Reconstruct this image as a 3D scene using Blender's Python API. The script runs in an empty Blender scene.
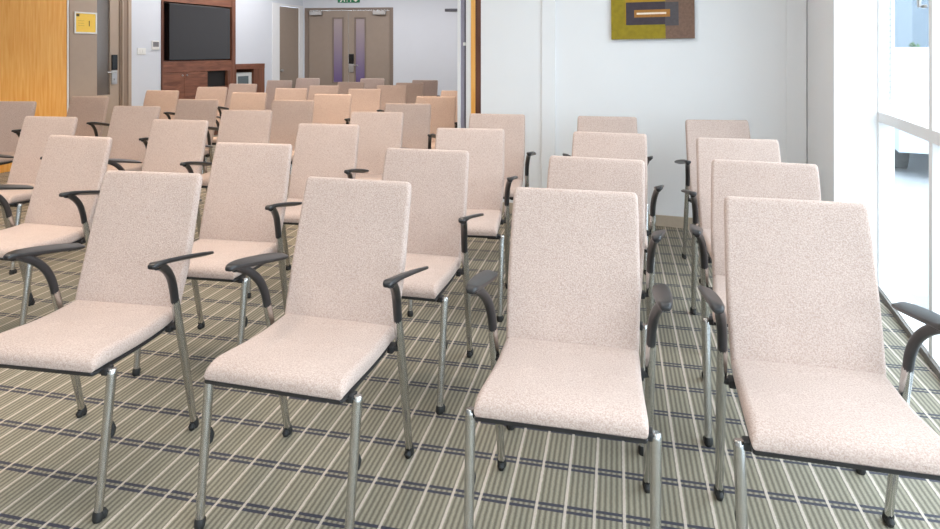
import bpy, bmesh, math, random
from mathutils import Vector, Matrix
random.seed(7)
S = bpy.context.scene
C = S.collection
PI = math.pi

# ------------------------------------------------------------------ camera
cam_d = bpy.data.cameras.new('camera')
cam = bpy.data.objects.new('camera', cam_d); C.objects.link(cam)
cam_d.sensor_width = 36.0
cam_d.lens = 649.26 / 940 * 36.0
cam_d.shift_y = -(264.5 - 50.36) / 940
cam_d.clip_start = 0.02
cam.location = (0, 0, 1.306)
cam.rotation_euler = (PI / 2, 0, 0.222)
S.camera = cam

# ------------------------------------------------------------------ world, lights, exposure
vs = S.view_settings
vs.view_transform = 'Standard'; vs.look = 'None'; vs.gamma = 1.0; vs.use_curve_mapping = False
vs.exposure = 0.0
w = bpy.data.worlds.new('sky'); S.world = w; w.use_nodes = True
bg = w.node_tree.nodes['Background']
bg.inputs[0].default_value = (0.79, 0.90, 1.0, 1)
bg.inputs[1].default_value = 6.6


def area_light(name, loc, sx, sy, power, col, rot=(0, 0, 0), portal=False, spread=PI):
    d = bpy.data.lights.new(name, 'AREA'); d.shape = 'RECTANGLE'; d.size = sx; d.size_y = sy
    d.energy = power; d.color = col; d.spread = spread
    if portal: d.cycles.is_portal = True
    o = bpy.data.objects.new(name, d); C.objects.link(o); o.location = loc; o.rotation_euler = rot
    return o


def spot_light(name, loc, power, col, size=2.0, blend=0.7):
    d = bpy.data.lights.new(name, 'SPOT'); d.energy = power; d.color = col; d.spot_size = size; d.spot_blend = blend
    d.shadow_soft_size = 0.06
    o = bpy.data.objects.new(name, d); C.objects.link(o); o.location = loc
    return o


PHI = 0.122
SP, CP = math.sin(PHI), math.cos(PHI)
# unseen ceiling lamps of the front room (neutral) and rear room, plus added fills
area_light('ceiling_lamp_front', (-0.7, 2.4, 2.66), 2.2, 3.2, 40, (1.0, 0.95, 0.90))
area_light('fill_light_behind', (-1.6, -1.5, 2.66), 3.0, 1.6, 45, (1.0, 0.96, 0.92))  # added fill behind the camera, brightens the chair fronts
area_light('ceiling_lamp_front_left', (-3.2, 1.9, 2.66), 2.4, 2.2, 40, (1.0, 0.89, 0.78))
area_light('ceiling_lamp_rear', (-2.9, 9.9, 2.66), 3.4, 1.2, 62, (1.0, 0.97, 0.98))
area_light('fill_light_rear_left', (-5.35, 8.2, 2.66), 0.4, 3.6, 42, (1.0, 0.97, 0.97))  # added fill to brighten the left wall
for x, y, pw in ((-1.65, 5.5, 80), (-2.8, 5.5, 60), (-3.75, 5.5, 60), (-4.9, 5.6, 60), (-3.7, 6.45, 40), (-4.8, 6.3, 45), (-4.8, 7.1, 30), (-3.6, 7.0, 30), (-2.6, 6.4, 55), (-1.55, 6.35, 85), (-2.7, 7.3, 45)):
    spot_light('warm_downlight', (x, y, 2.64), pw, (1.0, 0.72, 0.46) if y < 6 else (1.0, 0.83, 0.68), 1.7, 0.6)
for x, y in ((-1.3, 3.5), (-2.5, 3.5), (-3.7, 3.5), (-5.0, 3.5), (-2.5, 1.9), (-4.2, 2.2)):
    spot_light('warm_downlight', (x, y, 2.64), 40, (1.0, 0.82, 0.64), 1.55, 0.5)
# daylight portals in the window bays
for k, (s, h0, h1) in enumerate(((0.44, 0.05, 2.5), (1.32, 0.05, 2.5), (2.2, 0.05, 2.5), (3.08, 0.05, 2.5), (3.96, 0.05, 2.5), (4.84, .05, 2.5))):
    o = area_light('window_portal', (1.384 - SP * s + CP * 0.09, 3.925 - CP * s - SP * 0.09, (h0 + h1) / 2), 0.82, h1 - h0, 1, (1, 1, 1),
                   portal=True)
    o.rotation_euler = (PI / 2, 0, -PHI - PI / 2 + PI)     # facing into the room


# ------------------------------------------------------------------ node material helpers
def new_mat(name):
    m = bpy.data.materials.new(name); m.use_nodes = True
    return m, m.node_tree, m.node_tree.nodes['Principled BSDF']


def nd(t, typ, **kw):
    n = t.nodes.new(typ)
    for k, v in kw.items(): setattr(n, k, v)
    return n


def rgb(r, g, b):
    f = lambda c: (c / 255 / 12.92) if c / 255 <= 0.04045 else ((c / 255 + 0.055) / 1.055) ** 2.4
    return (f(r), f(g), f(b), 1)


def plain(name, col, rough=0.5, metal=0.0, noise=0.06, scale=40, bump=0.0, spec=0.5):
    m, t, p = new_mat(name)
    tc = nd(t, 'ShaderNodeTexCoord'); n = nd(t, 'ShaderNodeTexNoise'); n.inputs['Scale'].default_value = scale
    n.inputs['Detail'].default_value = 4
    t.links.new(tc.outputs['Object'], n.inputs['Vector'])
    r = nd(t, 'ShaderNodeValToRGB')
    c0 = tuple(max(0, c * (1 - noise)) for c in col[:3]) + (1,); c1 = tuple(min(1, c * (1 + noise)) for c in col[:3]) + (1,)
    r.color_ramp.elements[0].position = 0.3; r.color_ramp.elements[1].position = 0.7
    r.color_ramp.elements[0].color = c0; r.color_ramp.elements[1].color = c1
    t.links.new(n.outputs['Fac'], r.inputs['Fac']); t.links.new(r.outputs['Color'], p.inputs['Base Color'])
    p.inputs['Roughness'].default_value = rough; p.inputs['Metallic'].default_value = metal
    p.inputs['Specular IOR Level'].default_value = spec
    if bump:
        b = nd(t, 'ShaderNodeBump'); b.inputs['Strength'].default_value = bump; b.inputs['Distance'].default_value = 0.002
        t.links.new(n.outputs['Fac'], b.inputs['Height']); t.links.new(b.outputs['Normal'], p.inputs['Normal'])
    return m


def wood(name, c0, c1, rough=0.45, axis='Z', scale=9):
    m, t, p = new_mat(name)
    tc = nd(t, 'ShaderNodeTexCoord'); mp = nd(t, 'ShaderNodeMapping')
    st = {'Z': (scale, scale, scale * 0.06), 'X': (scale * 0.06, scale, scale), 'Y': (scale, scale * .06, scale)}[axis]
    mp.inputs['Scale'].default_value = st
    n = nd(t, 'ShaderNodeTexNoise'); n.inputs['Scale'].default_value = 3; n.inputs['Detail'].default_value = 8
    n.inputs['Distortion'].default_value = 0.6
    r = nd(t, 'ShaderNodeValToRGB'); r.color_ramp.elements[0].position = 0.35; r.color_ramp.elements[1].position = 0.68
    r.color_ramp.elements[0].color = c0; r.color_ramp.elements[1].color = c1
    t.links.new(tc.outputs['Object'], mp.inputs['Vector']); t.links.new(mp.outputs['Vector'], n.inputs['Vector'])
    t.links.new(n.outputs['Fac'], r.inputs['Fac']); t.links.new(r.outputs['Color'], p.inputs['Base Color'])
    p.inputs['Roughness'].default_value = rough
    return m


def fabric(name, c0, c1):
    m, t, p = new_mat(name)
    tc = nd(t, 'ShaderNodeTexCoord')
    n = nd(t, 'ShaderNodeTexNoise'); n.inputs['Scale'].default_value = 260; n.inputs['Detail'].default_value = 3
    v = nd(t, 'ShaderNodeTexVoronoi'); v.inputs['Scale'].default_value = 330
    n2 = nd(t, 'ShaderNodeTexNoise'); n2.inputs['Scale'].default_value = 7
    for q in (n, v, n2): t.links.new(tc.outputs['Object'], q.inputs['Vector'])
    r = nd(t, 'ShaderNodeValToRGB'); r.color_ramp.elements[0].position = 0.34; r.color_ramp.elements[1].position = 0.66
    r.color_ramp.elements[0].color = c0; r.color_ramp.elements[1].color = c1
    t.links.new(n.outputs['Fac'], r.inputs['Fac'])
    mx = nd(t, 'ShaderNodeMix', data_type='RGBA', blend_type='MULTIPLY'); mx.inputs[0].default_value = 0.16
    t.links.new(r.outputs['Color'], mx.inputs[6]); t.links.new(n2.outputs['Fac'], mx.inputs[7])
    t.links.new(mx.outputs[2], p.inputs['Base Color'])
    ad = nd(t, 'ShaderNodeMath', operation='ADD'); t.links.new(n.outputs['Fac'], ad.inputs[0]); t.links.new(v.outputs['Distance'], ad.inputs[1])
    b = nd(t, 'ShaderNodeBump'); b.inputs['Strength'].default_value = 0.4; b.inputs['Distance'].default_value = 0.002
    t.links.new(ad.outputs[0], b.inputs['Height']); t.links.new(b.outputs['Normal'], p.inputs['Normal'])
    p.inputs['Roughness'].default_value = 0.95; p.inputs['Specular IOR Level'].default_value = 0.12
    p.inputs['Sheen Weight'].default_value = 0.15
    return m


def carpet():
    m, t, p = new_mat('striped_carpet')
    g = nd(t, 'ShaderNodeNewGeometry'); sx = nd(t, 'ShaderNodeSeparateXYZ')
    wob = nd(t, 'ShaderNodeTexNoise'); wob.inputs['Scale'].default_value = 60
    t.links.new(g.outputs['Position'], wob.inputs['Vector'])
    t.links.new(g.outputs['Position'], sx.inputs['Vector'])

    def mt(op, a, b=None, c=None):
        n = nd(t, 'ShaderNodeMath', operation=op)
        for i, q in enumerate((a, b, c)):
            if q is None: continue
            if isinstance(q, (int, float)): n.inputs[i].default_value = q
            else: t.links.new(q, n.inputs[i])
        return n.outputs[0]

    wb = mt('MULTIPLY', mt('SUBTRACT', wob.outputs['Fac'], 0.5), 0.0035)
    X = mt('ADD', sx.outputs['X'], wb); Y = mt('ADD', sx.outputs['Y'], wb)
    P, X0, Q, Y0 = 0.0818859, -1.616285, 0.190696, 2.051817

    def band(coord, c0, per, half, soft=0.0012):
        # distance to the nearest line of the lattice
        u = mt('ADD', mt('DIVIDE', mt('SUBTRACT', coord, c0), per), 100.5)
        d = mt('MULTIPLY', mt('ABSOLUTE', mt('SUBTRACT', mt('FRACT', u), 0.5)), per)
        mr = nd(t, 'ShaderNodeMapRange'); mr.interpolation_type = 'SMOOTHSTEP'
        mr.inputs['From Min'].default_value = half - soft; mr.inputs['From Max'].default_value = half + soft
        mr.inputs['To Min'].default_value = 1; mr.inputs['To Max'].default_value = 0
        t.links.new(d, mr.inputs['Value'])
        return mr.outputs['Result']

    pale = band(X, X0, P, 0.0040)
    nav = mt('MAXIMUM', band(Y, Y0 + 0.0105, Q, 0.0058), band(Y, Y0 - 0.0105, Q, 0.0058))
    stripe = mt('ADD', mt('MULTIPLY', mt('SINE', mt('MULTIPLY', mt('SUBTRACT', X, X0), 2 * PI * 5 / P)), 0.5), 0.5)
    stripe = mt('POWER', stripe, 0.9)
    fz = nd(t, 'ShaderNodeTexNoise'); fz.inputs['Scale'].default_value = 260; fz.inputs['Detail'].default_value = 3
    t.links.new(g.outputs['Position'], fz.inputs['Vector'])

    def mix(f, a, b):
        n = nd(t, 'ShaderNodeMix', data_type='RGBA')
        t.links.new(f, n.inputs[0])
        for i, q in ((6, a), (7, b)):
            if isinstance(q, tuple): n.inputs[i].default_value = q
            else: t.links.new(q, n.inputs[i])
        return n.outputs[2]

    base = mix(stripe, CARPET[0], CARPET[1])
    c = mix(nav, base, CARPET[2])
    c = mix(mt('MULTIPLY', pale, 0.85), c, CARPET[3])
    mul = nd(t, 'ShaderNodeMix', data_type='RGBA', blend_type='MULTIPLY'); mul.inputs[0].default_value = 0.35
    t.links.new(c, mul.inputs[6])
    cr = nd(t, 'ShaderNodeValToRGB'); cr.color_ramp.elements[0].color = (0.5, 0.5, 0.5, 1); cr.color_ramp.elements[1].color = (1.3, 1.3, 1.3, 1)
    cr.color_ramp.elements[0].position = .3; cr.color_ramp.elements[1].position = .7
    t.links.new(fz.outputs['Fac'], cr.inputs['Fac']); t.links.new(cr.outputs['Color'], mul.inputs[7])
    t.links.new(mul.outputs[2], p.inputs['Base Color'])
    b = nd(t, 'ShaderNodeBump'); b.inputs['Strength'].default_value = 0.5; b.inputs['Distance'].default_value = 0.003
    t.links.new(fz.outputs['Fac'], b.inputs['Height']); t.links.new(b.outputs['Normal'], p.inputs['Normal'])
    p.inputs['Roughness'].default_value = 0.65; p.inputs['Specular IOR Level'].default_value = 0.35
    p.inputs['Sheen Weight'].default_value = 0.1; p.inputs['Sheen Roughness'].default_value = 0.4
    return m


CARPET = (rgb(104, 99, 85), rgb(158, 152, 134), rgb(56, 56, 70), rgb(210, 198, 186))
M = {}
M['carpet'] = carpet()
M['fabric'] = fabric('beige_boucle', rgb(182, 160, 150), rgb(207, 189, 180))
M['black'] = plain('black_plastic', rgb(38, 38, 40), 0.34, noise=0.05, scale=80)
M['rubber'] = plain('black_rubber', rgb(30, 30, 30), 0.6, noise=0.05)
M['chrome'] = plain('satin_chrome', rgb(196, 196, 194), 0.18, 1.0, noise=0.03, scale=20)
M['frame_black'] = plain('black_steel', rgb(34, 34, 36), 0.5, noise=0.05)
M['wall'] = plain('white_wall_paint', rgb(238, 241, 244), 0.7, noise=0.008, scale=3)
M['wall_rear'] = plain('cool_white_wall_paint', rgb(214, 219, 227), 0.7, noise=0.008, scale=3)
M['ceiling'] = plain('ceiling_paint', rgb(235, 235, 235), 0.8, noise=0.01, scale=6)
M['skirting'] = plain('tan_skirting', rgb(188, 174, 156), 0.55, noise=0.03)
M['frame_white'] = plain('white_window_frame', rgb(232, 234, 236), 0.4, noise=0.01)
M['kerb_shade'] = plain('shaded_kerb', rgb(118, 114, 110), 0.6, noise=0.03)  # shade on the kerb's room side, put into the grey
M['door_tan'] = plain('tan_door_laminate', rgb(176, 158, 142), 0.45, noise=0.02, scale=12)
M['door_frame_tan'] = plain('brown_door_frame', rgb(148, 128, 112), 0.45, noise=0.02)
M['door_grey'] = plain('taupe_door_laminate', rgb(150, 136, 124), 0.5, noise=0.02, scale=12)
M['door_grey_dark'] = plain('taupe_door_frame', rgb(128, 114, 104), 0.5, noise=0.02)
M['steel'] = plain('brushed_steel', rgb(196, 196, 196), 0.3, 0.9, noise=0.04)
M['black_gloss'] = plain('black_gloss_plastic', rgb(18, 18, 20), 0.18, noise=0.02)
M['walnut'] = wood('walnut_veneer', rgb(108, 66, 50), rgb(146, 96, 74), 0.4, 'Y')
M['walnut_v'] = wood('walnut_veneer_upright', rgb(100, 62, 47), rgb(134, 88, 68), 0.4, 'Z')
M['dark_wood'] = wood('dark_brown_wood', rgb(84, 48, 36), rgb(110, 66, 48), 0.45, 'Z')
M['oak'] = wood('orange_oak_veneer', rgb(236, 166, 78), rgb(248, 192, 108), 0.42, 'Z', 14)
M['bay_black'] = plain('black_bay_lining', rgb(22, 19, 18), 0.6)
M['screen'] = plain('dark_tv_screen', rgb(58, 58, 60), 0.10, noise=0.01)
M['white_plastic'] = plain('white_plastic', rgb(232, 232, 228), 0.4, noise=0.01)
M['grey_plastic'] = plain('grey_plastic', rgb(120, 120, 124), 0.4, noise=0.02)
M['dark_grey'] = plain('dark_grey_metal', rgb(92, 92, 100), 0.5, noise=0.02)
M['paper'] = plain('yellow_paper', rgb(246, 206, 92), 0.7, noise=0.02)
M['ink'] = plain('grey_ink', rgb(90, 74, 40), 0.7)
M['green'] = plain('green_sign_face', rgb(0, 118, 78), 0.4, noise=0.02)
M['fridge'] = plain('silver_white_enamel', rgb(206, 210, 208), 0.35, noise=0.02)
M['fridge_glass'] = plain('dark_fridge_glass', rgb(96, 108, 112), 0.15, noise=0.02)
M['mustard'] = plain('mustard_canvas', rgb(150, 132, 28), 0.8, noise=0.16, scale=26, bump=0.3)
M['ochre'] = plain('ochre_canvas', rgb(172, 134, 40), 0.8, noise=0.12, scale=30, bump=0.3)
M['plum'] = plain('dark_plum_paint', rgb(66, 58, 66), 0.8, noise=0.12, scale=40, bump=0.3)
M['slate'] = plain('slate_paint', rgb(86, 82, 86), 0.8, noise=0.1, scale=40, bump=0.3)
M['umber'] = plain('umber_canvas', rgb(124, 98, 84), 0.8, noise=0.16, scale=60, bump=0.3)
M['copper'] = plain('copper_paint', rgb(168, 116, 50), 0.7, noise=0.1, scale=60)
M['cream'] = plain('cream_paint', rgb(246, 232, 214), 0.7, noise=0.04)
M['purple_grey'] = plain('purple_grey_channel', rgb(142, 138, 152), 0.5, noise=0.03)
M['paving'] = plain('grey_paving', rgb(140, 142, 144), 0.8, noise=0.06, scale=2)
M['stone'] = plain('grey_render', rgb(92, 104, 116), 0.8, noise=0.05, scale=1)
M['leaf'] = plain('green_leaves', rgb(70, 100, 62), 0.8, noise=0.3, scale=6)
M['bark'] = plain('grey_bark', rgb(110, 96, 84), 0.9, noise=0.2, scale=20)
M['car_paint'] = plain('silver_blue_car_paint', rgb(196, 208, 224), 0.3, 0.2, noise=0.02)
M['car_glass'] = plain('tinted_glass', rgb(92, 104, 120), 0.1)


def glass(name, tint=(1, 1, 1, 1), gloss=0.06):
    m, t, p = new_mat(name); t.nodes.remove(p)
    tr = nd(t, 'ShaderNodeBsdfTransparent'); tr.inputs[0].default_value = tint
    gl = nd(t, 'ShaderNodeBsdfGlossy'); gl.inputs['Roughness'].default_value = 0.03
    mx = nd(t, 'ShaderNodeMixShader'); mx.inputs[0].default_value = gloss
    t.links.new(tr.outputs[0], mx.inputs[1]); t.links.new(gl.outputs[0], mx.inputs[2])
    t.links.new(mx.outputs[0], t.nodes['Material Output'].inputs['Surface'])
    return m


M['glass'] = glass('window_glass', (0.97, 0.985, 0.98, 1))
M['door_glass_grey'] = plain('grey_wired_glass', rgb(112, 104, 98), 0.12, noise=0.03)


def lit_glass():
    # frosted vision panel, purple light from behind painted into its colour and glow
    m, t, p = new_mat('purple_lit_glass')
    tc = nd(t, 'ShaderNodeTexCoord'); sx = nd(t, 'ShaderNodeSeparateXYZ'); t.links.new(tc.outputs['Generated'], sx.inputs[0])
    r = nd(t, 'ShaderNodeValToRGB')
    r.color_ramp.elements[0].position = 0.05; r.color_ramp.elements[0].color = rgb(96, 82, 120)
    r.color_ramp.elements[1].position = 0.95; r.color_ramp.elements[1].color = rgb(150, 138, 140)
    t.links.new(sx.outputs['Z'], r.inputs[0]); t.links.new(r.outputs[0], p.inputs['Base Color'])
    t.links.new(r.outputs[0], p.inputs['Emission Color']); p.inputs['Emission Strength'].default_value = 0.25
    p.inputs['Roughness'].default_value = 0.2
    return m


M['purple_glow_glass'] = lit_glass()


# ------------------------------------------------------------------ mesh helpers
def obj(name, bm, mat, parent=None, smooth=False, loc=None):
    bmesh.ops.recalc_face_normals(bm, faces=bm.faces[:])
    me = bpy.data.meshes.new(name); bm.to_mesh(me); bm.free()
    if mat: me.materials.append(mat)
    if smooth:
        for f in me.polygons: f.use_smooth = True
        try: me.set_sharp_from_angle(angle=math.radians(40))
        except Exception: pass
    o = bpy.data.objects.new(name, me); C.objects.link(o)
    if parent: o.parent = parent
    if loc: o.location = loc
    return o


def tag(o, label=None, cat=None, group=None, kind=None):
    if label: o['label'] = label
    if cat: o['category'] = cat
    if group: o['group'] = group
    if kind: o['kind'] = kind
    return o


def empty(name, loc=(0, 0, 0), rz=0, **kw):
    o = bpy.data.objects.new(name, None); C.objects.link(o); o.location = loc; o.rotation_euler = (0, 0, rz)
    o.empty_display_size = 0.1
    tag(o, **kw)
    return o


def bbox(bm, x0, x1, y0, y1, z0, z1, bev=0.0, mat=None):
    """axis-aligned box, optionally bevelled, optionally transformed by mat"""
    vs_ = [bm.verts.new((x, y, z)) for x in (x0, x1) for y in (y0, y1) for z in (z0, z1)]
    q = [(0, 1, 3, 2), (4, 6, 7, 5), (0, 4, 5, 1), (2, 3, 7, 6), (0, 2, 6, 4), (1, 5, 7, 3)]
    fs = [bm.faces.new([vs_[i] for i in f]) for f in q]
    geo = vs_
    if bev:
        es = list({e for f in fs for e in f.edges})
        r = bmesh.ops.bevel(bm, geom=es, offset=bev, segments=2, affect='EDGES', profile=0.5)
        geo = list({v for v in r['verts']} | {v for f in r['faces'] for v in f.verts})
    if mat is not None:
        bmesh.ops.transform(bm, matrix=mat, verts=[v for v in geo if v.is_valid])
    return bm


def tube(bm, pts, rad, seg=12, flat=None, caps=True):
    """sweep a circle (or ellipse: flat = x factor) of per-point radius along pts"""
    pts = [Vector(p) for p in pts]
    if not isinstance(rad, (list, tuple)): rad = [rad] * len(pts)
    rings = []
    for i, p in enumerate(pts):
        d = (pts[min(i + 1, len(pts) - 1)] - pts[max(i - 1, 0)]).normalized()
        a = Vector((1, 0, 0)); a = (a - d * a.dot(d))
        if a.length < 0.1: a = Vector((0, 0, 1)) - d * d.z
        a.normalize(); b = d.cross(a)
        fx = flat or 1.0
        rings.append([bm.verts.new(p + a * (math.cos(2 * PI * k / seg) * rad[i] * fx) + b * (math.sin(2 * PI * k / seg) * rad[i])) for k in range(seg)])
    for r0, r1 in zip(rings, rings[1:]):
        for k in range(seg):
            bm.faces.new((r0[k], r0[(k + 1) % seg], r1[(k + 1) % seg], r1[k]))
    if caps:
        bm.faces.new(rings[0]); bm.faces.new(list(reversed(rings[-1])))
    return bm


def rrect(w, t, r, n=4):
    """rounded rectangle outline (x in -w/2..w/2, y in -t/2..t/2)"""
    r = min(r, w / 2 - 1e-4, t / 2 - 1e-4); out = []
    for cx, cy, a0 in ((w / 2 - r, t / 2 - r, 0), (-w / 2 + r, t / 2 - r, 90), (-w / 2 + r, -t / 2 + r, 180), (w / 2 - r, -t / 2 + r, 270)):
        for k in range(n + 1):
            a = math.radians(a0 + 90 * k / n)
            out.append((cx + r * math.cos(a), cy + r * math.sin(a)))
    return out


def smooth_path(pts, n=4):
    """Catmull-Rom through pts (tuples of any length)"""
    out = []
    P = [pts[0]] + list(pts) + [pts[-1]]
    for i in range(1, len(P) - 2):
        for k in range(n):
            u = k / n
            out.append(tuple(0.5 * (2 * b + (c - a) * u + (2 * a - 5 * b + 4 * c - d) * u * u + (3 * b - a - 3 * c + d) * u ** 3)
                             for a, b, c, d in zip(P[i - 1], P[i], P[i + 1], P[i + 2])))
    out.append(tuple(pts[-1]))
    return out


# ------------------------------------------------------------------ wall-local frames
class Wall:
    def __init__(s, O, e, n):
        s.m = Matrix(((e[0], n[0], 0, O[0]), (e[1], n[1], 0, O[1]), (0, 0, 1, 0), (0, 0, 0, 1)))

    def at(s, a, o=0, z=0): return s.m @ Vector((a, o, z))

    def ang(s): return math.atan2(s.m[1][0], s.m[0][0])


WL = Wall((-5.747, 11.21), (-SP, -CP), (CP, -SP))
WF = Wall((-5.747, 11.21), (math.cos(.1), math.sin(.1)), (math.sin(.1), -math.cos(.1)))
WB = Wall((.35, 5.02), (CP, -SP), (-SP, -CP))
WW = Wall((1.384, 3.925), (-SP, -CP), (-CP, SP))     # o > 0 points into the room


def wbox(W, a0, a1, z0, z1, o0, o1, bev=0.0, bm=None):
    bm = bm or bmesh.new()
    return bbox(bm, a0, a1, o0, o1, z0, z1, bev, W.m)


def struct(name, bm, mat, parent=None):
    o = obj(name, bm, mat, parent)
    if not parent: o['kind'] = 'structure'
    return o


# ------------------------------------------------------------------ the setting
H = 2.7
bm = bmesh.new()
outline = [WW.at(-0.2, -0.06), WW.at(7.0, -0.06), Vector((-8.0, -3.0, 0)), WL.at(-1.2, -0.1), WB.at(1.33, -7.4), WB.at(1.33, -0.1)]
top = [bm.verts.new((p.x, p.y, 0)) for p in outline]; bot = [bm.verts.new((p.x, p.y, -0.06)) for p in outline]
bm.faces.new(top); bm.faces.new(list(reversed(bot)))
for i in range(len(top)):
    j = (i + 1) % len(top); bm.faces.new((top[i], bot[i], bot[j], top[j]))
struct('floor', bm, M['carpet'])
bm = bmesh.new()
top = [bm.verts.new((p.x, p.y, H)) for p in outline]; bot = [bm.verts.new((p.x, p.y, H + .08)) for p in outline]
bm.faces.new(top); bm.faces.new(list(reversed(bot)))
for i in range(len(top)):
    j = (i + 1) % len(top); bm.faces.new((top[i], bot[i], bot[j], top[j]))
struct('ceiling', bm, M['ceiling'])

# left wall: continuous from the far corner past the camera, openings left for the two doors
NA, NM, NB = 1.150, 1.886, 3.40      # niches of the low cabinet and the media cabinet
D2a, D2b = 0.129, 0.735            # door_2 leaf along the left wall
D1a, D1b = 4.056, 4.81             # door_1 leaf
bm = bmesh.new()
for a0, a1, z0, z1 in ((-0.1, D2a, 0, H), (D2a, D2b, 2.10, H), (D2b, NA, 0, H), (NA, NM, 1.085, H), (NM, NB, 2.5, H), (NB, D1a - .02, 0, H), (D1a - .02, D1b, 2.08, H), (D1b, 14.4, 0, H)):
    wbox(WL, a0, a1, z0, z1, -0.12, 0, bm=bm)
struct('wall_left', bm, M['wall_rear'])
# far wall with the double-door opening
bm = bmesh.new()
for a0, a1, z0, z1 in ((0, 0.039, 0, H), (0.039, 1.729, 2.095, H), (1.729, 7.2, 0, H)):
    wbox(WF, a0, a1, z0, z1, -0.12, 0, bm=bm)
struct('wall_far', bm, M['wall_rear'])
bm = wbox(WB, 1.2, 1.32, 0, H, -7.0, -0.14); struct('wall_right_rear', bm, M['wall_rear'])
bm = wbox(WB, -1.442, 1.12, 0, H, -0.14, 0); struct('wall_back', bm, M['wall'])
bm = bmesh.new(); bbox(bm, -8.2, 1.3, -3.12, -3.0, 0, H); struct('wall_behind', bm, M['wall'])
# deep pier between the back wall and the window
bm = bmesh.new()
pier = [WW.at(0, 0), WW.at(0, 0) - Vector((CP, -SP, 0)) * 0.2107, WB.at(0.946, 0.0), WB.at(1.232, 0.0), WW.at(0, -0.075)]
t_ = [bm.verts.new((p.x, p.y, H)) for p in pier]; b_ = [bm.verts.new((p.x, p.y, 0)) for p in pier]
bm.faces.new(t_); bm.faces.new(list(reversed(b_)))
for i in range(5):
    j = (i + 1) % 5; bm.faces.new((t_[i], b_[i], b_[j], t_[j]))
struct('wall_pier', bm, M['wall'])
# slim boxed casings and skirting on the back wall
struct('trim_1', wbox(WB, -0.932, -0.820, 0, H, 0, 0.018, 0.003), M['wall'])
struct('trim_2', wbox(WB, 0.813, 0.94, 0, H, 0, 0.02, 0.003), M['wall'])
struct('baseboard_back', wbox(WB, -1.442, 0.81, 0, 0.082, 0, 0.014, 0.003), M['skirting'])
bm = bmesh.new()
wbox(WL, 0.94, 1.145, 0, 0.082, 0, 0.014, bm=bm); wbox(WL, 3.41, 3.9, 0, 0.082, 0, 0.014, bm=bm)
struct('baseboard_left', bm, M['skirting'])
struct('baseboard_far', wbox(WF, 1.80, 6.0, 0, 0.082, 0, 0.014), M['skirting'])

# end of the back wall: pocket of the movable partition, one upright strip after another
jamb = ((-1.490, -1.442, 'dark_wood', 0.0), (-1.528, -1.490, 'oak', 0.004), (-1.574, -1.528, 'frame_white', -0.004),
        (-1.592, -1.574, 'dark_grey', -0.02), (-1.623, -1.592, 'purple_grey', -0.016), (-1.650, -1.623, 'frame_white', -0.004))
for k, (a0, a1, mk, o1) in enumerate(jamb):
    struct('trim_%d' % (k + 3), wbox(WB, a0, a1, 0, H, -0.14, o1, 0.002), M[mk])
bm = wbox(WB, -1.602, -1.580, 1.345, 1.372, -0.0205, -0.010, 0.002)
t = obj('channel_latch', bm, M['white_plastic']); tag(t, 'small white latch in the grey channel of the partition jamb', 'latch')

# windows: kerb, jamb, transom, mullions, panes
win = empty('window_1', WW.at(0), 0, kind='structure')
WIN0 = Wall((0, 0), (-SP, -CP), (-CP, SP))
struct('window_kerb', wbox(WIN0, 0, 6.9, 0, 0.035, -0.10, 0.0, 0.003), M['frame_white'], win)
struct('kerb_edge', wbox(WIN0, 0, 6.9, 0, 0.030, 0.0, 0.012), M['kerb_shade'], win)
struct('window_jamb', wbox(WIN0, -0.02, 0.012, 0.03, H, -0.075, 0.0, 0.002), M['frame_white'], win)
struct('transom', wbox(WIN0, 0.01, 6.9, 0.920, 0.976, -0.075, 0.0, 0.003), M['frame_white'], win)
struct('head_rail', wbox(WIN0, 0.01, 6.9, 2.55, H, -0.075, 0.0, 0.003), M['frame_white'], win)
for k in range(8):
    s0 = 0.837 + 0.88 * k
    struct('mullion', wbox(WIN0, s0, s0 + 0.045, 0.03, 2.56, -0.075, 0.0, 0.003), M['frame_white'], win)
    a0 = 0.01 if k == 0 else s0 - 0.88 + 0.045
    struct('pane', wbox(WIN0, a0, s0, 0.034, 0.922, -0.066, -0.060), M['glass'], win)
    struct('pane', wbox(WIN0, a0, s0, 0.974, 2.552, -0.066, -0.060), M['glass'], win)
bm = wbox(WIN0, 0.79, 0.83, 1.486, 1.50, 0.0, 0.014, 0.003); wbox(WIN0, 0.775, 0.80, 1.49, 1.60, 0.014, 0.026, 0.004, bm)
struct('window_handle', bm, M['steel'], win)

# bead chain of the roller blind, hanging against the jamb
bm = bmesh.new()
q = WW.at(0.03, -0.05)
tube(bm, [(q.x, q.y, 2.5), (q.x, q.y, 1.02)], 0.0022, 6)
for k in range(50):
    z_ = 1.02 + 0.03 * k
    bmesh.ops.create_icosphere(bm, subdivisions=1, radius=0.0038, matrix=Matrix.Translation((q.x, q.y, z_)))
ch = obj('blind_chain', bm, M['grey_plastic'], smooth=True); tag(ch, 'thin bead chain of the blind hanging beside the window jamb', 'chain')

# ------------------------------------------------------------------ wood cladding on the left wall
pn = empty('wood_panel', WL.at(4.83), 0, label='large orange oak veneer panel on the wall left of the brown door', cat='wall panel')
WLP = Wall((0, 0), (-SP, -CP), (CP, -SP))
obj('panel_face', wbox(WLP, 0.012, 3.6, 0.0, H - .002, 0.002, 0.035, 0.002), M['oak'], pn)
obj('edge_trim', wbox(WLP, -0.008, 0.012, 0.0, H - .002, 0.002, 0.042, 0.002), M['frame_white'], pn)

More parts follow.
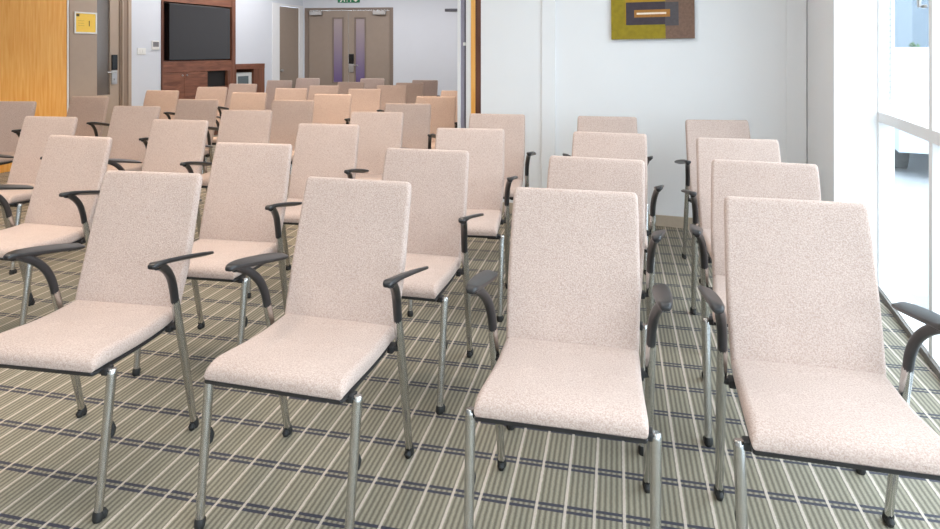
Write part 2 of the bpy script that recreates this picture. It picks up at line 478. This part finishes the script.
# ------------------------------------------------------------------ door_1 (brown, left wall)
d1 = empty('door_1', WL.at(0), 0, kind='structure')
LL = Wall((0, 0), (-SP, -CP), (CP, -SP))
bm = bmesh.new()
g0, g1, gz0, gz1 = 4.221, 4.409, 0.745, 1.96       # vision panel
for a0, a1, z0, z1 in ((4.09, g0, 0.01, 2.06), (g1, D1b - .03, 0.01, 2.06), (g0, g1, 0.01, gz0), (g0, g1, gz1, 2.06)):
    wbox(LL, a0, a1, z0, z1, -0.045, 0.0, bm=bm)
lf = struct('door_leaf', bm, M['door_tan'], d1)
struct('vision_panel', wbox(LL, g0, g1, gz0, gz1, -0.03, -0.02), M['door_glass_grey'], lf)
bm = bmesh.new(); wbox(LL, 3.963, 4.085, 0, 2.16, -0.05, 0.012, 0.004, bm=bm); wbox(LL, D1b - .03, 4.835, 0, 2.16, -0.05, 0.012, 0.004, bm=bm)
wbox(LL, 4.0, D1b, 2.065, 2.16, -0.05, 0.012, 0.004, bm=bm)
struct('door_frame', bm, M['door_frame_tan'], d1)
bm = bmesh.new(); wbox(LL, 3.912, 3.963, 0, 2.2, 0.0, 0.024, 0.004, bm=bm); wbox(LL, 4.04, 4.06, 0, 2.1, 0.012, 0.03, 0.003, bm=bm)
struct('architrave', bm, M['door_tan'], d1)
struct('card_reader', wbox(LL, 4.125, 4.205, 1.055, 1.25, 0.0, 0.022, 0.005), M['black_gloss'], lf)
struct('lock_plate', wbox(LL, 4.125, 4.205, 0.875, 1.052, 0.0, 0.016, 0.004), M['steel'], lf)
bm = bmesh.new(); e = Vector((-SP, -CP, 0)); n = Vector((CP, -SP, 0))
b0 = e * 4.165 + Vector((0, 0, 1.03)); tube(bm, [b0 + n * .012, b0 + n * .05, b0 + n * .055 + e * .02, b0 + n * .055 + e * .14], 0.009, 10)
b0 = e * 4.165 + Vector((0, 0, .94)); tube(bm, [b0 + n * .012, b0 + n * .028], 0.016, 12)
struct('lever', bm, M['steel'], lf)

# framed notice on door_1
nt = empty('door_notice', WL.at(4.57, 0.0, 1.51), 0, label='small yellow notice in a white frame on the brown door', cat='notice')
NF = Wall((0, 0), (-SP, -CP), (CP, -SP))
bm = bmesh.new()
for a0, a1, z0, z1 in ((-.152, .152, .0, .018), (-.152, .152, .242, .26), (-.152, -.134, .018, .242), (.134, .152, .018, .242)):
    wbox(NF, a0, a1, z0, z1, 0.001, 0.012, bm=bm)
obj('notice_frame', bm, M['white_plastic'], nt)
obj('notice_sheet', wbox(NF, -.135, .135, .017, .243, 0.001, 0.006), M['paper'], nt)
obj('printed_logo', wbox(NF, .085, .125, .205, .235, .006, .007), M['ink'], nt)
bm = wbox(NF, -.055, -.043, .09, .14, .006, .007); wbox(NF, -.056, -.042, .139, .157, .006, .0068, bm=bm)
obj('printed_figure', bm, M['ink'], nt)
for k in range(3): obj('printed_line', wbox(NF, .02, .10, .153 - .03 * k, .155 - .03 * k, .006, .0065), M['ink'], nt)

# thermostat and switch plates on the left wall
th_ = empty('thermostat', WL.at(3.505, 0, 1.35), 0, label='small white thermostat with grey display on the wall beside the cabinet', cat='thermostat')
obj('thermostat_case', wbox(NF, -.06, .06, -.035, .09, 0.0, .018, .004), M['white_plastic'], th_)
obj('display', wbox(NF, -.048, .048, .005, .072, .017, .021), M['grey_plastic'], th_)
sw = empty('light_switch', WL.at(3.735, 0, 1.29), 0, label='white light switch plate on the wall between brown door and thermostat', cat='switch')
obj('switch_plate', wbox(NF, -.07, .07, -.04, .045, 0.0, .008, .002), M['white_plastic'], sw)
obj('rocker', wbox(NF, -.03, -.008, -.02, .025, .008, .012, .001), M['white_plastic'], sw)
obj('rocker', wbox(NF, .008, .03, -.02, .025, .008, .012, .001), M['white_plastic'], sw)

# ------------------------------------------------------------------ media cabinet with the television
mc = empty('media_cabinet', WL.at(2.64), 0, label='tall walnut cabinet wall unit framing the television', cat='cabinet')
pt = lambda q: q - 2.64
A0, A1, PL, PR = 1.892, 3.394, 3.374, 1.975       # unit ends, inner faces of the two uprights
obj('back_panel', wbox(LL, pt(A0), pt(A1), 0.0, 2.495, -.15, -.13), M['walnut_v'], mc)
obj('side_panel', wbox(LL, pt(A0), pt(PR), 0, 2.495, -.13, .02, .003), M['walnut_v'], mc)
obj('side_panel', wbox(LL, pt(PL), pt(A1), 0, 2.495, -.13, .02, .003), M['walnut_v'], mc)
obj('lintel', wbox(LL, pt(PR), pt(PL), 1.99, 2.495, -.13, .012, .003), M['walnut'], mc)
obj('apron', wbox(LL, pt(PR), pt(PL), .992, 1.150, -.13, .012, .003), M['walnut'], mc)
for a0, a1, kn in ((2.512, 2.982, 2.945), (2.986, PL - .002, 3.03)):
    dr = obj('cabinet_door', wbox(LL, pt(a0), pt(a1), 0.08, .986, -.008, .012, .003), M['walnut'], mc)
    bm = bmesh.new(); b0 = e * pt(kn) + n * .012 + Vector((0, 0, .945))
    tube(bm, [b0, b0 + n * .012, b0 + n * .014, b0 + n * .024], [.006, .006, .013, .011], 12)
    obj('knob', bm, M['steel'], dr, True)
obj('plinth', wbox(LL, pt(PR), pt(PL), 0, .078, -.13, -.02), M['walnut'], mc)
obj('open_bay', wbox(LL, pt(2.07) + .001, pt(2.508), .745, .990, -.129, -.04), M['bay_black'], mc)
obj('bay_post', wbox(LL, pt(PR), pt(2.07), .08, .990, -.13, .012, .002), M['walnut_v'], mc)
obj('bay_shelf', wbox(LL, pt(2.07), pt(2.508), .715, .745, -.13, .012, .002), M['walnut'], mc)
obj('lower_panel', wbox(LL, pt(2.07), pt(2.508), .08, .713, -.008, .012, .002), M['walnut'], mc)

tv = empty('television', WL.at(2.62, -0.09, 1.56), 0, label='large dark flat screen television mounted in the walnut cabinet', cat='television')
obj('tv_case', wbox(LL, -.620, .634, -.395, .410, .0, .09, .004), M['black_gloss'], tv)
obj('screen', wbox(LL, -.612, .626, -.387, .402, .09, .094), M['screen'], tv)

# low cabinet with the minibar
lc = empty('minibar_cabinet', WL.at(1.52), 0, label='low walnut cabinet with an open bay right of the media cabinet', cat='cabinet')
lp = lambda q: q - 1.52
a0, a1 = 1.156, 1.882
obj('cabinet_top', wbox(LL, lp(a0), lp(a1), 1.00, 1.082, -.40, .02, .003), M['walnut'], lc)
obj('side_panel', wbox(LL, lp(a0), lp(1.435), 0, 1.00, -.40, .015, .002), M['walnut_v'], lc)
obj('side_panel', wbox(LL, lp(1.868), lp(a1), 0, 1.00, -.40, .015, .002), M['walnut_v'], lc)
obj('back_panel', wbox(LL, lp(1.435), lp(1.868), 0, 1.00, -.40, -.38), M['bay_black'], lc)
obj('shelf', wbox(LL, lp(1.435), lp(1.868), .60, .635, -.38, .01, .002), M['walnut'], lc)
fr = empty('minibar_fridge', WL.at(1.66, -.3, .635), 0, label='small silver minibar fridge with glass door inside the low walnut cabinet', cat='fridge')
obj('fridge_body', wbox(LL, -.205, .195, .0, .305, .0, .26, .006), M['fridge'], fr)
fd = obj('fridge_door', wbox(LL, -.205, .195, .0, .305, .262, .285, .006), M['fridge'], fr)
obj('glass', wbox(LL, -.12, .14, .04, .25, .284, .288), M['fridge_glass'], fd)

# ------------------------------------------------------------------ door_2 (left wall, rear) with white architrave
d2 = empty('door_2', WL.at(0), 0, kind='structure')
lf = struct('door_leaf', wbox(LL, D2a + .01, D2b - .01, 0.01, 2.09, -0.05, -0.006, .002), M['door_grey'], d2)
bm = bmesh.new(); wbox(LL, D2b - .005, .935, 0, 2.14, -.02, .012, .003, bm); wbox(LL, 0.005, D2a + .005, 0, 2.14, -.02, .012, .003, bm); wbox(LL, D2a, D2b, 2.095, 2.14, -.02, .012, .003, bm)
struct('architrave', bm, M['frame_white'], d2)
bm = bmesh.new(); b0 = e * .68 + Vector((0, 0, .95)); tube(bm, [b0 - n * .01, b0 + n * .02, b0 + n * .024, b0 + n * .05], [.012, .012, .024, .02], 12)
struct('knob', bm, M['steel'], lf)

# ------------------------------------------------------------------ door_3: taupe double doors in the far wall
d3 = empty('door_3', WF.at(0), 0, kind='structure')
FF = Wall((0, 0), (math.cos(.1), math.sin(.1)), (math.sin(.1), -math.cos(.1)))
bm = bmesh.new(); wbox(FF, .035, .115, 0, 2.1, -.06, .012, .003, bm); wbox(FF, 1.668, 1.732, 0, 2.1, -.06, .012, .003, bm); wbox(FF, .1, 1.68, 2.052, 2.1, -.06, .012, .003, bm)
struct('door_frame', bm, M['door_grey_dark'], d3)
ef = Vector((math.cos(.1), math.sin(.1), 0)); nf = Vector((math.sin(.1), -math.cos(.1), 0))
for side, (l0, l1, v0, v1) in enumerate(((.118, .876, .590, .764), (.884, 1.664, 1.016, 1.192))):
    bm = bmesh.new()
    for a0, a1, z0, z1 in ((l0, v0, .01, 2.048), (v1, l1, .01, 2.048), (v0, v1, .01, .716), (v0, v1, 1.9, 2.048)):
        wbox(FF, a0, a1, z0, z1, -.045, 0, bm=bm)
    lf = struct('door_leaf', bm, M['door_grey'], d3)
    struct('vision_panel', wbox(FF, v0, v1, .716, 1.9, -.03, -.02), M['purple_glow_glass'], lf)
    bm = bmesh.new()
    for a0, a1, z0, z1 in ((v0 - .025, v0, .69, 1.925), (v1, v1 + .025, .69, 1.925), (v0, v1, .69, .716), (v0, v1, 1.9, 1.925)):
        wbox(FF, a0, a1, z0, z1, 0, .008, bm=bm)
    struct('bead_frame', bm, M['door_grey_dark'], lf)
    c0 = .14 if side == 0 else 1.36
    bm = wbox(FF, c0, c0 + .24, 1.965, 2.035, .0, .06, .005); wbox(FF, c0 + .08, c0 + .10, 2.035, 2.06, .02, .05, .002, bm)
    struct('door_closer', bm, M['steel'], lf)
struct('card_reader', wbox(FF, .893, .985, 1.055, 1.24, 0, .024, .005), M['black_gloss'], lf)
struct('lock_plate', wbox(FF, .893, .985, .90, 1.052, 0, .016, .004), M['steel'], lf)
bm = bmesh.new(); b0 = ef * .95 + Vector((0, 0, 1.03)); tube(bm, [b0 + nf * .01, b0 + nf * .055, b0 + nf * .06 + ef * .02, b0 + nf * .06 + ef * .13], .010, 10)
b0 = ef * .935 + Vector((0, 0, .94)); tube(bm, [b0 + nf * .01, b0 + nf * .03], .018, 12)
struct('lever', bm, M['steel'], lf)

# exit sign above the double doors: white running man and arrow on green
ex = empty('exit_sign', WF.at(.89, 0, 2.195), 0, label='green exit sign with white symbols above the taupe double doors', cat='sign')
obj('sign_plate', wbox(FF, -.212, .212, 0, .17, .002, .02, .003), M['green'], ex)
bm = bmesh.new()


def strokes(pts, wd):
    for (xa, za), (xb, zb) in zip(pts, pts[1:]):
        dx, dz = xb - xa, zb - za; L = math.hypot(dx, dz); px, pz = -dz / L * wd / 2, dx / L * wd / 2
        vs2 = [bm.verts.new(ef * x + nf * o + Vector((0, 0, z))) for o in (.019, .0225) for x, z in ((xa + px, za + pz), (xb + px, zb + pz), (xb - px, zb - pz), (xa - px, za - pz))]
        for f in ((0, 1, 2, 3), (7, 6, 5, 4), (0, 4, 5, 1), (1, 5, 6, 2), (2, 6, 7, 3), (3, 7, 4, 0)): bm.faces.new([vs2[i] for i in f])


strokes([(-.16, .012), (-.125, .05), (-.115, .10)], .02); strokes([(-.075, .015), (-.09, .055), (-.115, .065)], .02)
strokes([(-.15, .085), (-.115, .11), (-.08, .085)], .014); strokes([(-.112, .125), (-.100, .145)], .022)
strokes([(-.03, .012), (-.03, .155)], .012); strokes([(.04, .012), (.04, .155)], .012); strokes([(-.03, .15), (.04, .15)], .012)
strokes([(.135, .15), (.135, .02)], .018); strokes([(.095, .06), (.135, .018)], .018); strokes([(.175, .06), (.135, .018)], .018)
obj('sign_symbols', bm, M['white_plastic'], ex)

vt = empty('wall_vent', WF.at(2.82, 0, 2.015), 0, label='small dark grey slot vent high on the far wall right of the double doors', cat='vent')
obj('vent_case', wbox(FF, -.12, .12, 0, .052, 0, .02, .003), M['dark_grey'], vt)
bm = bmesh.new()
for k in range(2): wbox(FF, -.11, .11, .012 + .018 * k, .020 + .018 * k, .018, .026, bm=bm)
obj('louvre', bm, M['dark_grey'], vt)

# ------------------------------------------------------------------ abstract painting on the back wall
pa = empty('painting', WB.at(-.088, 0.0, 1.391), 0, label='abstract mustard and brown painting with dark rectangle on the white back wall', cat='painting')
PF = Wall((0, 0), (CP, -SP), (-SP, -CP))
TL = Matrix.Rotation(0.010, 4, Vector((-SP, -CP, 0)))
PF.m = TL @ PF.m
PW, PH = .299, .385
obj('canvas', wbox(PF, -PW, PW, 0, PH, .003, .036, .002), M['umber'], pa)


def patch(name, x0, x1, z0, z1, lay, mk):
    # fractions of the canvas
    obj(name, wbox(PF, -PW + 2 * PW * x0, -PW + 2 * PW * x1, PH * z0, PH * z1, .0355, .036 + .0006 * lay), M[mk], pa)


patch('mustard_field', 0.0, 0.66, 0, 1, 1, 'mustard')
patch('ochre_field', 0.175, 0.655, 0.30, 1.0, 2, 'ochre')
patch('dark_rectangle', 0.185, 0.655, 0.275, 0.715, 3, 'plum')
patch('slate_rectangle', 0.655, 0.815, 0.25, 0.70, 3, 'slate')
patch('copper_bar', 0.285, 0.715, 0.42, 0.565, 4, 'copper')
patch('cream_line', 0.315, 0.67, 0.475, 0.51, 5, 'cream')

# ------------------------------------------------------------------ conference chair
def loft(stations, ring):
    bm = bmesh.new(); rings = []
    for st in stations:
        rings.append([bm.verts.new(p) for p in ring(*st)])
    N = len(rings[0])
    for r0, r1 in zip(rings, rings[1:]):
        for k in range(N): bm.faces.new((r0[k], r0[(k + 1) % N], r1[(k + 1) % N], r1[k]))
    bm.faces.new(rings[0]); bm.faces.new(list(reversed(rings[-1])))
    return bm


def seat_mesh():
    # (y, z_top, z_bottom, width)
    key = [(.185, .430, .414, .350), (.180, .437, .404, .372), (.165, .441, .398, .382), (.13, .440, .392, .386), (.06, .438, .389, .388), (-.02, .440, .391, .393),
           (-.10, .447, .397, .399), (-.155, .452, .402, .404), (-.185, .451, .404, .407), (-.203, .446, .405, .408), (-.215, .438, .406, .407), (-.2205, .428, .408, .404), (-.2215, .420, .412, .398)]

    def ring(y, zt, zb, w):
        t = zt - zb; out = []
        for x, v in rrect(w + .008, t, .019, 5):
            out.append((x, y, (zt + zb) / 2 + v + (0.004 * (1 - (2 * x / w) ** 2) if v > 0 else 0)))
        return out
    return loft(smooth_path(key, 3), ring)


def back_mesh():
    # front-surface points (y, z, thickness, width)
    key = [(.148, .402, .010, .368), (.152, .406, .026, .380), (.158, .418, .036, .388), (.166, .448, .039, .391), (.184, .500, .039, .395), (.205, .555, .039, .399), (.225, .615, .038, .400),
           (.247, .685, .036, .398), (.269, .760, .034, .395), (.292, .830, .032, .392), (.301, .858, .029, .388), (.305, .867, .022, .381), (.307, .871, .010, .368)]
    path = smooth_path(key, 3)

    def ring(i):
        y, z, t, w = path[i]
        a = path[max(i - 1, 0)]; b = path[min(i + 1, len(path) - 1)]
        ty, tz = b[0] - a[0], b[1] - a[1]; L = math.hypot(ty, tz); ty /= L; tz /= L
        ny, nz = tz, -ty                      # rearwards / downwards normal
        out = []
        up = max(0, (z - .60) / .26)
        for x, v in rrect(w, t, .014, 5):
            q = 1 - (2 * x / w) ** 2
            dz = (.010 * q - .003) * up; dy = .008 * q * max(0, min(1, (z - .45) / .1))       # slight crown on top, slight dish
            o = v + .0175
            out.append((x, y + ny * o + dy, z + nz * o + dz))
        return out
    return loft([(i,) for i in range(len(path))], ring)


def make_chair():
    root = empty('conference_chair')
    obj('seat', seat_mesh(), M['fabric'], root, True)
    obj('backrest', back_mesh(), M['fabric'], root, True)
    # black pan under the seat: its edge shows as a dark line below the upholstery
    key = [(.175, .405, .372), (.13, .395, .382), (.05, .390, .388), (-.08, .396, .398), (-.16, .402, .406), (-.214, .4075, .412), (-.224, .410, .404)]

    def pring(y, z, w):
        return [(x, y, z - .005 + v) for x, v in rrect(w, .010, .004, 2)]
    obj('seat_pan', loft(smooth_path(key, 3), pring), M['black'], root, True)
    fb = bmesh.new()
    for s in (-1, 1):
        tube(fb, [(s * .160, -.165, .386), (s * .160, .03, .378), (s * .160, .14, .384)], .009, 8)
        tube(fb, [(s * .160, -.162, .386), (s * .226, -.168, .387)], .009, 8)
        tube(fb, [(s * .160, .13, .384), (s * .226, .138, .387)], .009, 8)
        bbox(fb, s * .198 - .010, s * .198 + .010, .118, .158, .374, .396, .004)
        bbox(fb, s * .208 - .010, s * .208 + .010, -.184, -.152, .382, .402, .003)
    tube(fb, [(-.16, -.14, .384), (.16, -.14, .384)], .009, 8); tube(fb, [(-.16, .12, .382), (.16, .12, .382)], .009, 8)
    obj('seat_frame', fb, M['frame_black'], root, True)
    for s in (-1, 1):
        # front leg, slightly raked forward
        bm = bmesh.new()
        tube(bm, [(s * .221, -.220, .012), (s * .2222, -.210, .09), (s * .226, -.172, .385), (s * .226, -.1705, .397), (s * .226, -.170, .400)], [.0118, .0122, .0135, .0135, .011], 14)
        lg = obj('leg', bm, M['chrome'], root, True)
        bm = bmesh.new(); tube(bm, [(s * .221, -.221, 0), (s * .221, -.221, .006), (s * .221, -.219, .020), (s * .2212, -.218, .026)], [.012, .0145, .0145, .0125], 12)
        tube(bm, [(s * .226, -.206, .001), (s * .226, -.206, .014), (s * .226, -.207, .024)], [.010, .013, .008], 10)
        obj('glide', bm, M['rubber'], lg, True)
        bm = bmesh.new(); tube(bm, [(s * .224, -.192, .205), (s * .2242, -.176, .214), (s * .2244, -.171, .228), (s * .2246, -.175, .242), (s * .2248, -.186, .249)], [.005, .011, .0125, .010, .005], 10)
        obj('bumper', bm, M['rubber'], lg, True)
        # rear leg, raked back, running up to the arm
        bm = bmesh.new()
        tube(bm, [(s * .220, .232, .012), (s * .2212, .208, .12), (s * .2235, .165, .30), (s * .2258, .118, .480), (s * .226, .1165, .487)], [.0112, .0125, .0138, .0142, .0130], 14)
        lg = obj('leg', bm, M['chrome'], root, True)
        bm = bmesh.new(); tube(bm, [(s * .220, .235, 0), (s * .220, .235, .008), (s * .221, .231, .026), (s * .2215, .229, .032)], [.011, .0145, .0142, .012], 12)
        tube(bm, [(s * .220, .220, .001), (s * .220, .218, .012), (s * .220, .219, .022)], [.009, .012, .007], 10)
        obj('glide', bm, M['rubber'], lg, True)
        # arm: curved black upright ending in a flat pad that runs back
        bm = bmesh.new()
        P = smooth_path([(s * .2258, .1175, .478), (s * .2275, .106, .525), (s * .2330, .084, .571), (s * .2410, .050, .607), (s * .2500, .010, .633), (s * .2550, -.016, .642)], 3)
        nP = len(P); tube(bm, P, [.0132 + .0006 * math.sin(PI * i / (nP - 1)) for i in range(nP)], 12)
        ar = obj('armrest', bm, M['black'], root, True)
        bm = bmesh.new()
        rs = []
        for y, z, w_, t_ in smooth_path([(-.053, .6490, .010, .006), (-.050, .6505, .024, .014), (-.036, .6520, .034, .018), (-.01, .650, .041, .016), (.04, .642, .047, .014), (.10, .631, .050, .013),
                                         (.17, .617, .050, .012), (.23, .604, .045, .011), (.262, .597, .034, .010), (.270, .595, .016, .006)], 3):
            tl = s * .30 * min(1, max(0, (y + .05) / .05))
            rs.append([bm.verts.new((s * .256 + x * math.cos(tl) - v * math.sin(tl), y + .006, z - .003 + x * math.sin(tl) + v * math.cos(tl))) for x, v in rrect(w_, t_, t_ * .42, 3)])
        for r0, r1 in zip(rs, rs[1:]):
            for k in range(len(r0)): bm.faces.new((r0[k], r0[(k + 1) % len(r0)], r1[(k + 1) % len(r0)], r1[k]))
        bm.faces.new(rs[0]); bm.faces.new(list(reversed(rs[-1])))
        obj('arm_pad', bm, M['black'], ar, True)
    return root


def copy_tree(o, parent=None):
    c = o.copy(); C.objects.link(c)
    if parent: c.parent = parent
    for ch in list(o.children): copy_tree(ch, c)
    return c


CH = [('A1', 0.508, 1.778, -0.02), ('B1', -0.133, 1.773, -0.009), ('C1', -0.882, 1.779, -0.043), ('D1', -1.636, 1.741, 0.046), ('A2', 0.539, 2.466, -0.103), ('B2', -0.115, 2.415, -0.102), ('C2', -0.837, 2.482, -0.023), ('D2', -1.676, 2.484, 0.049), ('E2', -2.716, 2.517, -0.025), ('A3', 0.597, 3.162, 0.021), ('B3', -0.057, 3.263, -0.063), ('C3', -0.787, 3.287, 0.08), ('D3', -1.683, 3.313, 0.028), ('E3', -2.706, 3.323, 0.035), ('F3', -3.677, 3.313, 0.065), ('A4', 0.662, 4.074, 0.124), ('B4', -0.057, 4.138, 0.018), ('C4', -0.8, 4.143, 0.037), ('D4', -1.664, 4.107, 0.065), ('E4', -2.646, 4.029, 0.107), ('F4', -3.688, 4.149, 0.125), ('G4', -5.057, 4.333, 0.191), ('D5', -1.671, 4.849, 0.079), ('E5', -2.793, 4.993, 0.078), ('F5', -3.676, 4.886, 0.083), ('G5', -4.915, 4.976, 0.087), ('D6', -1.669, 5.701, 0.079), ('E6', -2.77, 5.779, 0.079), ('F6', -3.737, 5.829, 0.082), ('G6', -4.881, 5.955, 0.081), ('D7', -1.67, 6.62, 0.079), ('E7', -2.797, 6.702, 0.079), ('F7', -3.682, 6.631, 0.077), ('G7', -4.749, 6.669, 0.08), ('E8', -2.758, 7.506, 0.076), ('F8', -3.572, 7.271, 0.078), ('G8', -4.808, 7.429, 0.079), ('E9', -2.728, 8.152, 0.08), ('F9', -3.603, 8.195, 0.079), ('G9', -4.837, 8.439, 0.08), ('E10', -2.765, 9.001, 0.079), ('F10', -3.728, 9.331, 0.08), ('G10', -4.786, 9.247, 0.081)]
ROW = ['', 'front', 'second', 'third', 'fourth', 'fifth', 'sixth', 'seventh', 'eighth', 'ninth', 'last']
FILE = {'A': 'the file of chairs along the window', 'B': 'the second file of chairs from the window', 'C': 'the third file of chairs from the window',
        'D': 'the fourth file of chairs from the window', 'E': 'the fifth file of chairs from the window', 'F': 'the sixth file of chairs from the window', 'G': 'the leftmost file of chairs by the wall'}
SHORT = {'A': 'nearest the window', 'B': 'second from the window', 'C': 'third from the window', 'D': 'fourth from the window', 'E': 'fifth from the window',
         'F': 'sixth from the window', 'G': 'farthest left'}
proto = make_chair()
for i, (k, x, y, a) in enumerate(CH):
    o = proto if i == 0 else copy_tree(proto)
    o.location = (x, y, 0); o.rotation_euler = (0, 0, a)
    r = int(k[1:])
    tag(o, 'beige fabric armchair with chrome legs, %s row, %s' % (ROW[r], SHORT[k[0]]), 'chair', 'rows of conference chairs')

# ------------------------------------------------------------------ outside the window
bm = bmesh.new(); bbox(bm, 1.0, 60, -30, 90, -0.12, -0.07); struct('ground', bm, M['paving'])


def building(name, loc, rz, wx, wy, hz, label):
    b = empty(name, loc, rz, label=label, cat='building')
    bm = bmesh.new(); bbox(bm, 0, wx, 0, wy, 0, hz); obj('wall', bm, M['stone'], b)
    bm = bmesh.new(); bbox(bm, -.3, wx + .3, -.3, wy + .3, hz, hz + .5); obj('roof', bm, M['stone'], b)
    for i in range(int(wx // 3)):
        for j in range(int(hz // 3.2)):
            bm = bmesh.new(); bbox(bm, .8 + 3 * i, 2.4 + 3 * i, -.05, .05, 1 + 3.2 * j, 2.6 + 3.2 * j); obj('window', bm, M['car_glass'], b)


building('office_building', (15.8, 40, -.07), -.12, 21, 10, 13, 'pale office block seen through the upper window panes')


def shrub(loc, h, r, label):
    t = empty('columnar_shrub', loc, 0, label=label, cat='shrub')
    bm = bmesh.new(); tube(bm, [(0, 0, 0), (.01, 0, h * .3), (0, .01, h * .8)], [.04, .03, .012], 8); obj('stem', bm, M['bark'], t, True)
    bm = bmesh.new()
    for k in range(420):
        a = random.uniform(0, 2 * PI); z = random.uniform(.08, 1)
        q = r * (1 - .75 * z ** 3) * math.sqrt(random.uniform(.2, 1))
        c = Vector((q * math.cos(a), q * math.sin(a), z * h)); R = Matrix.Rotation(random.uniform(0, PI), 3, Vector((random.random() + .01, random.random(), random.random())))
        v = [bm.verts.new(c + R @ Vector(p)) for p in ((0, -.07, 0), (.035, 0, .012), (0, .07, 0), (-.035, 0, .012))]
        bm.faces.new(v)
    obj('foliage', bm, M['leaf'], t)


shrub((7.55, 19, -.07), 1.55, .32, 'green columnar shrub outside, seen through the upper window pane')


def car(loc, rz, label):
    c = empty('parked_car', loc, rz, label=label, cat='car')
    prof = [(-2.0, .28), (-2.05, .62), (-1.85, .85), (-1.25, .92), (-.6, 1.38), (.7, 1.42), (1.5, .98), (2.0, .88), (2.1, .55), (2.05, .28)]
    bm = bmesh.new()
    A = [bm.verts.new((x, -.82 + .1 * max(0, z - .9), z)) for x, z in prof]; B = [bm.verts.new((x, .82 - .1 * max(0, z - .9), z)) for x, z in prof]
    bm.faces.new(A); bm.faces.new(list(reversed(B)))
    for i in range(len(A)):
        j = (i + 1) % len(A); bm.faces.new((A[i], B[i], B[j], A[j]))
    obj('body', bm, M['car_paint'], c)
    for s in (-1, 1):
        bm = bmesh.new()
        v = [bm.verts.new((x, s * y, z)) for y in (.815, .83) for x, z in ((-1.1, .95), (-.55, 1.32), (.65, 1.35), (1.3, .98))]
        for f in ((0, 1, 2, 3), (7, 6, 5, 4), (0, 4, 5, 1), (1, 5, 6, 2), (2, 6, 7, 3), (3, 7, 4, 0)): bm.faces.new([v[i] for i in f])
        obj('side_window', bm, M['car_glass'], c)
        for x in (-1.3, 1.3):
            bm = bmesh.new(); tube(bm, [(x, s * .66, .31), (x, s * .85, .31)], .31, 20); obj('wheel', bm, M['rubber'], c)


car((4.2, 9.6, -.07), 1.35, 'pale blue parked car outside beyond the lower window pane')
